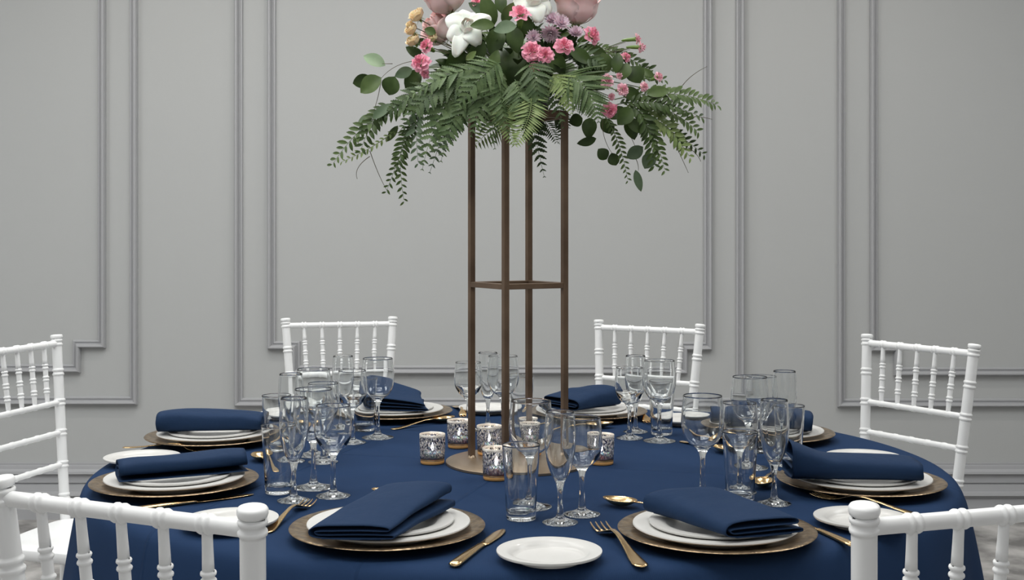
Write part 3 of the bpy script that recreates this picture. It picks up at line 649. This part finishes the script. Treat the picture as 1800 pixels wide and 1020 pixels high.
def open_bloom(cx, cy, y, mt, petals, R, seed):
    c = loc(cx, cy, y); root = rose(c + Vector((0, 0.012, 0)), (0.1, -0.9, 0.35), R, mt, rings=((3, 0.36, 0.95, -0.3), (4, 0.7, 0.93, -0.14)), H=R * 1.5, seed=seed)
    inv = root.rotation_quaternion.to_matrix().inverted()
    for i, (tx, ty, W, dy, bow, curl) in enumerate(petals):
        k = (y - CAMY) / F; tip = loc(tx, ty, y + dy)
        petal_between(inv @ (c + Vector((0, 0.012, 0)) - root.location), inv @ (tip - root.location), W * k, inv @ Vector((0.05, -1, 0.15)), bow, curl, -0.004, seed + i, mt, root)
    stem_to(c + Vector((0, 0.03, -0.02)))
open_bloom(820, 50, -0.16, 'rose_white', ((864, 31, 34, 0.0, 0.012, 0.0), (784, 30, 38, 0.01, 0.012, 0.006), (799, 99, 30, -0.012, 0.014, 0.008), (842, 77, 36, -0.008, 0.016, 0.010), (812, 18, 36, 0.015, 0.010, 0.0), (786, 68, 34, 0.0, 0.014, 0.004), (836, 24, 32, 0.015, 0.010, 0.0)), 0.021, 11)
open_bloom(938, 4, -0.11, 'rose_white', ((968, 22, 36, -0.01, 0.014, 0.006), (902, 4, 34, 0.0, 0.012, 0.006), (948, 39, 36, -0.02, 0.018, 0.008), (962, -14, 34, 0.01, 0.01, 0.0), (918, 24, 26, -0.01, 0.014, 0.004)), 0.026, 12)
for px, py, r, mt in ((738, 26, 0.016, 'rose_cream'), (727, 50, 0.0135, 'rose_cream'), (731, 70, 0.0145, 'rose_cream'), (764, 64, 0.011, 'rose_cream'), (723, 38, 0.008, 'rose_cream')):
    p = loc(px, py + 8, -0.06); rose(p, (-0.55, -0.5, 0.7), r, mt, rings=((3, 0.45, 0.95, 0.0), (4, 0.75, 0.95, 0.05), (5, 1.0, 0.85, 0.22)), seed=int(px)); stem_to(p, 'stem_brown', 0.0011)
def carnation(p, d, R, mt, seed, calyx=1.0):
    rnd = random.Random(seed); b = MB()
    for ring, (n, tilt, rr, z0) in enumerate(((3, 0.12, 0.75, 0.3), (5, 0.38, 0.9, 0.2), (6, 0.75, 1.0, 0.1), (7, 1.15, 1.02, 0.05))):
        for i in range(n):
            a0 = 2 * PI * (i + rnd.uniform(-.25, .25)) / n; ph = rnd.random() * 6; hw = PI / n * 1.55; tl = tilt + rnd.uniform(-.14, .14); rl = rr * rnd.uniform(.9, 1.05)
            def fn(u, v):
                s = u * 2 - 1; L = R * rl * v * (1 + 0.05 * math.sin(9 * s + ph) * v); w_ = hw * (0.3 + 0.7 * v) * s
                rad = L * math.sin(tl) + 0.07 * R; z = L * math.cos(tl) + R * z0 - 0.25 * R * v ** 3 * math.sin(tl) + 0.10 * R * math.sin(4.5 * s + ph) * v ** 1.5
                rad += 0.09 * R * math.cos(4.5 * s + ph * 1.7) * v * v
                return (rad * math.cos(a0 + w_), rad * math.sin(a0 + w_), z)
            b.grid(fn, 12, 5)
    root = b.build('carnation', M[mt], arr)
    c = MB(); c.lathe([(0.0012, -R * 1.5 * calyx), (R * 0.2, -R * 1.35 * calyx), (R * 0.33, -R * 0.8 * calyx), (R * 0.36, -R * 0.1), (R * 0.42, R * 0.22), (R * 0.2, R * 0.2)], 12); c.build('calyx', M['calyx_green'], root)
    orient(root, p, d, rnd.random() * 6); stem_to(p - Vector(d).normalized() * R, 'stem_green', 0.0011, 0.01); return root
for px, py, y, R, d, mt in ((752, 82, -0.1, 0.0165, (-0.5, -0.7, 0.3), 'carnation_pink'), (741, 112, -0.12, 0.0215, (-0.35, -0.85, 0.2), 'carnation_pink'), (748, 129, -0.12, 0.011, (-0.3, -0.8, -0.3), 'carnation_pink'),
        (914, 28, -0.16, 0.0215, (0, -0.7, 0.7), 'carnation_pink'), (1036, 64, -0.1, 0.0215, (0.75, -0.6, 0.25), 'carnation_pink'), (991, 83, -0.16, 0.0200, (0.1, -0.9, 0.3), 'carnation_pink'), (935, 92, -0.18, 0.0215, (-0.05, -0.95, 0.2), 'carnation_pink'),
        (958, 98, -0.19, 0.018, (0.15, -0.95, 0.1), 'carnation_pink'), (940, 119, -0.18, 0.0115, (0, -0.95, 0), 'carnation_pink'), (1066, 143, -0.14, 0.0155, (0.3, -0.9, 0.1), 'carnation_pale'), (1093, 158, -0.13, 0.0145, (0.5, -0.8, 0), 'carnation_pale'),
        (1070, 192, -0.15, 0.0175, (0.2, -0.7, -0.5), 'carnation_pink'), (1098, 102, -0.06, 0.0125, (0.7, -0.6, 0.4), 'carnation_pink'), (1131, 153, -0.1, 0.0105, (0.5, -0.8, 0), 'carnation_pale'), (1155, 136, -0.08, 0.0125, (0.7, -0.6, 0.3), 'carnation_pale'),
        (1116, 69, -0.05, 0.0125, (0.95, -0.25, 0.05), 'carnation_pale'), (1124, 83, -0.06, 0.0125, (0.95, -0.3, -0.05), 'carnation_pale'), (1074, 170, -0.13, 0.0085, (0.3, -0.8, -0.2), 'carnation_pale'), (838, 8, -0.04, 0.016, (0, -0.6, 0.7), 'carnation_pink'), (1088, 134, -0.1, 0.008, (0.3, -0.8, 0.2), 'carnation_pale')):
    carnation(loc(px, py, y), d, R, mt, int(px), 1.6 if px in (1116, 1124) else 1.0)
def mum(p, d, R, seed):
    rnd = random.Random(seed); b = MB()
    for ring in range(4):
        n = 10 + 2 * ring; tl = 0.25 + 0.36 * ring
        for i in range(n):
            a = 2 * PI * (i + rnd.random() * .4) / n
            def fn(u, v):
                w_ = (u - .5) * 0.30 * math.sin(PI * (0.15 + 0.8 * v)) * R; L = R * (0.65 + 0.12 * ring) * v; rad = L * math.sin(tl); z = L * math.cos(tl) + 0.14 * R * v * v
                return (rad * math.cos(a) - w_ * math.sin(a), rad * math.sin(a) + w_ * math.cos(a), z + abs(u - .5) * 0.1 * R)
            b.grid(fn, 2, 4)
    o = b.build('chrysanthemum', M['mum_lilac'], arr); orient(o, p, d)
for px, py, y, R, d in ((938, 67, -0.14, 0.0185, (0, -0.95, 0.25)), (968, 56, -0.13, 0.024, (-0.1, -0.7, -0.6)), (985, 42, -0.12, 0.021, (0.3, -0.8, 0.4)), (972, 36, -0.11, 0.02, (-0.1, -0.8, 0.5)), (1012, 60, -0.09, 0.02, (0.1, -0.7, 0.6))):
    mum(loc(px, py, y), d, R, int(px))

def leaf_into(b, base, tip, Wd, nrm, fold=0.25, bow=0.1, shape=0.9, nv=8):
    base, tip = Vector(base), Vector(tip); T = tip - base; L = T.length; T.normalize(); S = T.cross(Vector(nrm)).normalized(); N = S.cross(T).normalized()
    def fn(u, v):
        s = u * 2 - 1; wd = Wd * (math.sin(PI * v ** shape) ** 0.75 if 0 < v < 1 else 0)
        return base + T * (L * v) + S * (s * wd / 2) + N * (abs(s) * wd * fold * 0.5 + bow * L * 4 * v * (1 - v))
    b.grid(fn, 4, nv)
def leaf(px, py, y, Lp, Wp, ang, mt, tilt=0.0, shape=0.9, parent=None, bow=0.08):   # px, py: middle of the blade; ang: direction of the tip, degrees from right, upwards
    c = loc(px, py, y); k = (y - CAMY) / F; a = math.radians(ang); d = Vector((math.cos(a), tilt, math.sin(a))) * (Lp * k / 2)
    b = MB(); leaf_into(b, c - d, c + d, Wp * k, (0.15 * math.sin(px), -1, 0.35 * math.cos(py)), 0.22, bow, shape); return build(b, 'leaf', mt, parent)
LV = [(652, 150, -0.08, 46, 34, 215, 'leaf_mid'), (637, 142, -0.05, 36, 26, 195, 'leaf_dark'), (689, 151, -0.08, 34, 36, 250, 'leaf_dark'), (658, 107, -0.06, 44, 24, 155, 'leaf_pale'), (709, 128, -0.1, 34, 20, 205, 'leaf_sage'), (725, 140, -0.08, 40, 30, 230, 'leaf_dark'),
      (730, 92, -0.04, 40, 18, 150, 'leaf_dark'), (770, 45, -0.05, 26, 20, 60, 'leaf_dark'), (756, 55, -0.07, 22, 16, 160, 'leaf_mid'), (740, 75, -0.03, 26, 14, 200, 'leaf_dark'), (858, 18, -0.14, 58, 30, 110, 'leaf_mid'), (848, 45, -0.19, 44, 22, 185, 'leaf_mid'), (888, 50, -0.19, 42, 26, 190, 'leaf_sage'), (893, 22, -0.15, 40, 22, 60, 'leaf_mid'),
      (870, 72, -0.16, 52, 34, 250, 'leaf_dark'), (905, 70, -0.15, 50, 32, 280, 'leaf_dark'), (838, 92, -0.15, 46, 30, 235, 'leaf_dark'), (800, 104, -0.13, 46, 30, 220, 'leaf_dark'), (868, 108, -0.17, 44, 22, 70, 'leaf_mid'), (980, 110, -0.15, 50, 30, 300, 'leaf_dark'), (1020, 100, -0.12, 48, 26, 330, 'leaf_dark'), (842, 15, -0.05, 44, 18, 150, 'leaf_sage'),
      (1064, 110, -0.09, 36, 26, 290, 'leaf_mid'), (1085, 112, -0.1, 36, 22, 260, 'leaf_dark'), (1098, 126, -0.1, 32, 26, 250, 'leaf_mid'), (1117, 132, -0.09, 34, 34, 300, 'leaf_dark'), (1108, 165, -0.1, 44, 24, 340, 'leaf_dark'), (1157, 163, -0.1, 44, 22, 10, 'leaf_mid'), (1140, 130, -0.06, 30, 14, 320, 'leaf_mid'), (1147, 118, -0.05, 16, 6, 25, 'leaf_dark'), (1134, 115, -0.05, 16, 6, 30, 'leaf_dark'),
      (1098, 205, -0.12, 40, 30, 230, 'leaf_dark'), (1085, 200, -0.1, 36, 24, 210, 'leaf_dark'), (1120, 222, -0.1, 46, 22, 330, 'leaf_mid'), (1012, 212, 0.05, 26, 24, 200, 'leaf_dark'), (1036, 226, -0.02, 40, 27, 265, 'leaf_dark'), (1031, 248, -0.03, 36, 17, 195, 'leaf_dark'), (1059, 271, -0.04, 24, 23, 130, 'leaf_dark'), (1079, 280, -0.04, 24, 22, 110, 'leaf_dark'), (1116, 268, -0.06, 34, 24, 215, 'leaf_sage'),
      (1141, 283, -0.06, 32, 26, 240, 'leaf_sage'), (1122, 318, -0.05, 40, 15, 285, 'leaf_sage'), (1110, 225, -0.05, 44, 26, 285, 'leaf_dark'), (1068, 222, -0.03, 34, 24, 310, 'leaf_dark'), (640, 210, -0.08, 26, 14, 215, 'leaf_pale'), (672, 196, -0.1, 44, 18, 40, 'leaf_sage'), (690, 235, -0.06, 34, 13, 235, 'leaf_mid'), (880, 5, -0.02, 40, 22, 95, 'leaf_dark'), (1000, 65, -0.05, 40, 18, 20, 'leaf_mid'), (1050, 90, -0.06, 44, 18, 330, 'leaf_mid'), (925, 45, -0.1, 36, 22, 80, 'leaf_dark'), (828, 98, -0.2, 24, 12, 40, 'fern_light')]
for a in LV: leaf(*a, tilt=random.uniform(-.3, .3))
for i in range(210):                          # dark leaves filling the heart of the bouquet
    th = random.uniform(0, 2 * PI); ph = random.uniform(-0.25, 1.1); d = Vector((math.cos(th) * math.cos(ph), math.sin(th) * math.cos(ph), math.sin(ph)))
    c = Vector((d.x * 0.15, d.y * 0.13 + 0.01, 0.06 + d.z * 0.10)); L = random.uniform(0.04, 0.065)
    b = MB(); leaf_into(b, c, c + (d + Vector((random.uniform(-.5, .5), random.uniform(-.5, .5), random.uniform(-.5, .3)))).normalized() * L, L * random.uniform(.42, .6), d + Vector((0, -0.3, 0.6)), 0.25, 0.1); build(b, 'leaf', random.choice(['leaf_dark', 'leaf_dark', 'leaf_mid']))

def bez(P, s): return (1 - s) ** 2 * P[0] + 2 * s * (1 - s) * P[1] + s * s * P[2]
def leaflet(b, base, d, L, wd, N):
    S = d.cross(N).normalized(); q = base + d * L
    b.add([base, base + d * L * .35 + S * wd / 2 + N * wd * .15, q - N * L * .06, base + d * L * .35 - S * wd / 2 + N * wd * .15], [(0, 1, 2, 3)])
def frond(pts, width, n, mt, style, nrm=(0, -1, 0.45), name='fern_frond'):
    if style == 'leather': n = int(n * 0.78)
    P = [loc(*p) for p in pts]; b = MB(); N0 = Vector(nrm) + Vector((random.uniform(-.5, .5), 0, random.uniform(-.3, .5))); k = (0 - CAMY) / F; W_ = width * k
    sp = [bez(P, i / 14) for i in range(15)]; b.sweep(sp, [0.0012 * (1 - 0.7 * i / 14) for i in range(15)], 5)
    L = sum((sp[i + 1] - sp[i]).length for i in range(14))
    for i in range(n):
        s = 0.08 + 0.91 * i / (n - 1); p = bez(P, s); T = (bez(P, min(1, s + .02)) - bez(P, s - .02)).normalized(); S = T.cross(N0).normalized(); N = S.cross(T).normalized()
        for sd in (-1, 1):
            if style == 'leather':
                ln = W_ * (1 - s) ** 0.85 * (0.75 + 0.25 * min(1, s * 6)) + 0.004; d = (S * sd + T * random.uniform(.6, .95) + N * random.uniform(-.4, .25)).normalized(); m_ = max(8, int(ln / 0.0026)) // 2 * 2
                S2 = d.cross(N).normalized(); S2 = (S2 + N * random.uniform(-.3, .3)).normalized(); N2 = S2.cross(d).normalized(); wd = min(ln * 0.42, L / n * 1.05); vs = []
                for j in range(m_ + 1):          # one pinna: a lance-shaped strip with toothed edges
                    v = j / m_; hw = wd / 2 * (math.sin(PI * (0.1 + 0.9 * v ** .75)) ** .8 if j < m_ else 0) * (1.0 if j % 2 else 0.62); c = p + d * ln * (v + (0.03 if j % 2 else 0)) - N * ln * 0.14 * v * v
                    vs += [c + S2 * hw + N2 * hw * .28, c, c - S2 * hw + N2 * hw * .28]
                b.add(vs, [(3 * j + a_, 3 * j + a_ + 1, 3 * j + a_ + 4, 3 * j + a_ + 3) for j in range(m_) for a_ in (0, 1)])
            elif style == 'sword':
                ln = W_ * (math.sin(PI * (0.18 + 0.78 * s)) ** .8) + 0.003; d = (S * sd + T * 0.45 + N * random.uniform(-.35, .15)).normalized(); leaflet(b, p, d, ln, min(ln * .28, L / n * 0.85), N)
            else:
                ln = W_ * (0.55 + 0.45 * math.sin(PI * s)) * random.uniform(.8, 1.1); q = p + T * (0.5 * L / n if sd > 0 else 0); d = (S * sd + T * 0.75 + N * random.uniform(-.4, .4)).normalized(); leaf_into(b, q, q + d * ln, ln * 0.36, N, 0.2, 0.08, 0.9, 4)
    return build(b, name, mt)
fy = -0.16
FR_ = [([(845, 130, fy), (770, 160, fy - .03), (742, 300, fy - .02)], 62, 22, 'fern_green', 'leather'), ([(835, 150, fy), (800, 175, fy - .03), (775, 285, fy - .04)], 52, 20, 'fern_green', 'leather'), ([(800, 190, -.08), (790, 200, -.1), (755, 305, -.09)], 44, 18, 'leaf_sage', 'leather'),
       ([(860, 140, fy - .02), (850, 170, fy - .05), (828, 240, fy - .05)], 46, 17, 'fern_green', 'leather'), ([(885, 130, fy - .03), (870, 160, fy - .06), (895, 240, fy - .06)], 50, 20, 'fern_green', 'leather'), ([(905, 140, fy - .03), (920, 160, fy - .07), (908, 215, fy - .07)], 44, 16, 'fern_green', 'leather'),
       ([(985, 130, fy), (1040, 135, fy - .04), (1052, 215, fy - .03)], 78, 24, 'fern_green', 'leather'), ([(970, 130, fy), (995, 140, fy - .04), (1005, 200, fy - .05)], 50, 18, 'fern_light', 'leather'), ([(955, 140, fy), (975, 150, fy - .04), (990, 225, fy - .04)], 36, 15, 'fern_dark', 'leather'),
       ([(925, 160, .03), (935, 220, .05), (957, 312, .05)], 44, 18, 'fern_dark', 'leather'), ([(900, 200, .05), (880, 210, .06), (835, 255, .06)], 36, 16, 'fern_light', 'sword'), ([(925, 150, fy - .03), (950, 185, fy - .09), (905, 255, fy - .1)], 30, 30, 'fern_light', 'sword'),
       ([(905, 150, fy - .02), (870, 180, fy - .06), (905, 255, fy - .06)], 26, 26, 'fern_light', 'sword'), ([(850, 120, fy), (790, 120, fy - .03), (705, 178, fy)], 48, 18, 'fern_green', 'leather'), ([(830, 130, fy), (760, 140, fy - .02), (700, 235, fy - .02)], 54, 20, 'fern_dark', 'leather'),
       ([(880, 110, fy - .03), (850, 120, fy - .07), (800, 195, fy - .07)], 52, 18, 'fern_green', 'leather'), ([(930, 110, fy - .03), (945, 130, fy - .07), (948, 215, fy - .07)], 46, 18, 'fern_dark', 'leather'), ([(870, 170, fy), (860, 190, fy - .04), (870, 262, fy - .04)], 34, 15, 'fern_green', 'leather'),
       ([(1000, 100, -.1), (1030, 90, -.12), (1065, 120, -.12)], 44, 16, 'fern_dark', 'leather'), ([(760, 150, -.1), (720, 170, -.12), (655, 215, -.1)], 40, 16, 'fern_dark', 'leather'), ([(970, 195, .02), (1000, 210, .02), (982, 252, .02)], 22, 14, 'fern_dark', 'leather'), ([(985, 195, .02), (995, 205, .02), (1000, 225, .02)], 16, 10, 'fern_dark', 'leather'), ([(945, 205, .04), (965, 215, .04), (978, 250, .04)], 20, 14, 'fern_dark', 'sword'),
       ([(850, 135, fy), (818, 160, fy - .03), (800, 236, fy - .03)], 44, 18, 'fern_green', 'leather'), ([(835, 150, fy - .01), (825, 175, fy - .04), (852, 238, fy - .04)], 40, 16, 'fern_dark', 'leather'), ([(870, 140, fy - .02), (862, 175, fy - .05), (882, 236, fy - .05)], 40, 16, 'fern_green', 'leather'), ([(920, 140, fy - .03), (930, 170, fy - .06), (938, 226, fy - .06)], 40, 16, 'fern_dark', 'leather'),
       ([(700, 190, -.08), (640, 205, -.1), (586, 287, -.08)], 22, 15, 'leaf_mid', 'spray'), ([(690, 180, -.08), (655, 200, -.1), (635, 262, -.1)], 24, 10, 'leaf_dark', 'spray'), ([(735, 200, -.08), (715, 240, -.1), (680, 335, -.08)], 18, 16, 'leaf_dark', 'spray'), ([(735, 205, -.07), (690, 235, -.09), (710, 352, -.08)], 17, 17, 'leaf_mid', 'spray'), ([(700, 225, -.06), (660, 260, -.08), (600, 285, -.07)], 13, 12, 'fern_light', 'spray'),
       ([(750, 180, -.1), (725, 195, -.1), (735, 285, -.1)], 24, 12, 'leaf_sage', 'spray'), ([(770, 170, -.1), (740, 170, -.12), (680, 205, -.1)], 26, 12, 'leaf_dark', 'spray'),
       ([(1080, 175, -.08), (1180, 150, -.1), (1258, 184, -.08)], 24, 20, 'leaf_mid', 'spray'), ([(1090, 180, -.08), (1170, 175, -.1), (1225, 230, -.09)], 24, 16, 'leaf_mid', 'spray'), ([(1090, 190, -.08), (1160, 190, -.1), (1212, 275, -.09)], 24, 16, 'fern_light', 'spray'), ([(1100, 180, -.1), (1140, 190, -.12), (1150, 290, -.1)], 24, 16, 'leaf_dark', 'spray'), ([(1060, 200, -.06), (1090, 240, -.08), (1103, 315, -.07)], 15, 14, 'leaf_mid', 'spray'), ([(1120, 200, -.1), (1150, 220, -.1), (1168, 298, -.1)], 20, 14, 'leaf_mid', 'spray'),
       ([(1060, 120, -.05), (1110, 125, -.06), (1165, 140, -.06)], 20, 12, 'leaf_dark', 'spray'), ([(1080, 185, -.1), (1150, 165, -.12), (1230, 205, -.1)], 22, 16, 'leaf_dark', 'spray'), ([(1110, 195, -.06), (1180, 210, -.08), (1200, 262, -.07)], 22, 14, 'fern_light', 'spray'), ([(1060, 90, -.04), (1100, 95, -.05), (1135, 120, -.05)], 20, 10, 'leaf_dark', 'spray'), ([(1040, 80, -.04), (1070, 88, -.05), (1100, 98, -.05)], 18, 10, 'leaf_mid', 'spray'), ([(1130, 210, -.05), (1190, 230, -.06), (1235, 270, -.06)], 16, 12, 'leaf_dark', 'spray')]
for a in FR_:
    frond(*a, name='fern_frond' if a[4] != 'spray' else 'leafy_spray')
for P_ in ([(1180, 240, -.07), (1195, 270, -.07), (1210, 304, -.06)], [(1200, 150, -.06), (1215, 130, -.06), (1243, 117, -.06)], [(1210, 260, -.06), (1225, 268, -.06), (1232, 284, -.06)], [(650, 265, -.07), (665, 310, -.07), (682, 338, -.06)], [(650, 275, -.07), (620, 295, -.07), (628, 315, -.06)], [(1220, 205, -.06), (1240, 206, -.06), (1252, 210, -.06)], [(760, 108, -.08), (700, 100, -.07), (668, 140, -.07)], [(690, 112, -.07), (680, 112, -.07), (672, 112, -.07)], [(1060, 205, -.04), (1055, 240, -.04), (1076, 270, -.04)], [(1100, 225, -.05), (1112, 245, -.05), (1118, 262, -.05)], [(1118, 280, -.05), (1123, 290, -.05), (1122, 300, -.05)], [(1056, 92, -.06), (1080, 80, -.06), (1100, 74, -.05)], [(1056, 94, -.06), (1085, 90, -.06), (1108, 87, -.06)], [(670, 140, -.07), (665, 175, -.07), (655, 200, -.07)]):
    Q = [loc(*p) for p in P_]; b = MB(); b.sweep([bez(Q, i / 10) for i in range(11)], [0.0009 - 0.0004 * i / 10 for i in range(11)], 5); build(b, 'tendril', 'stem_brown')
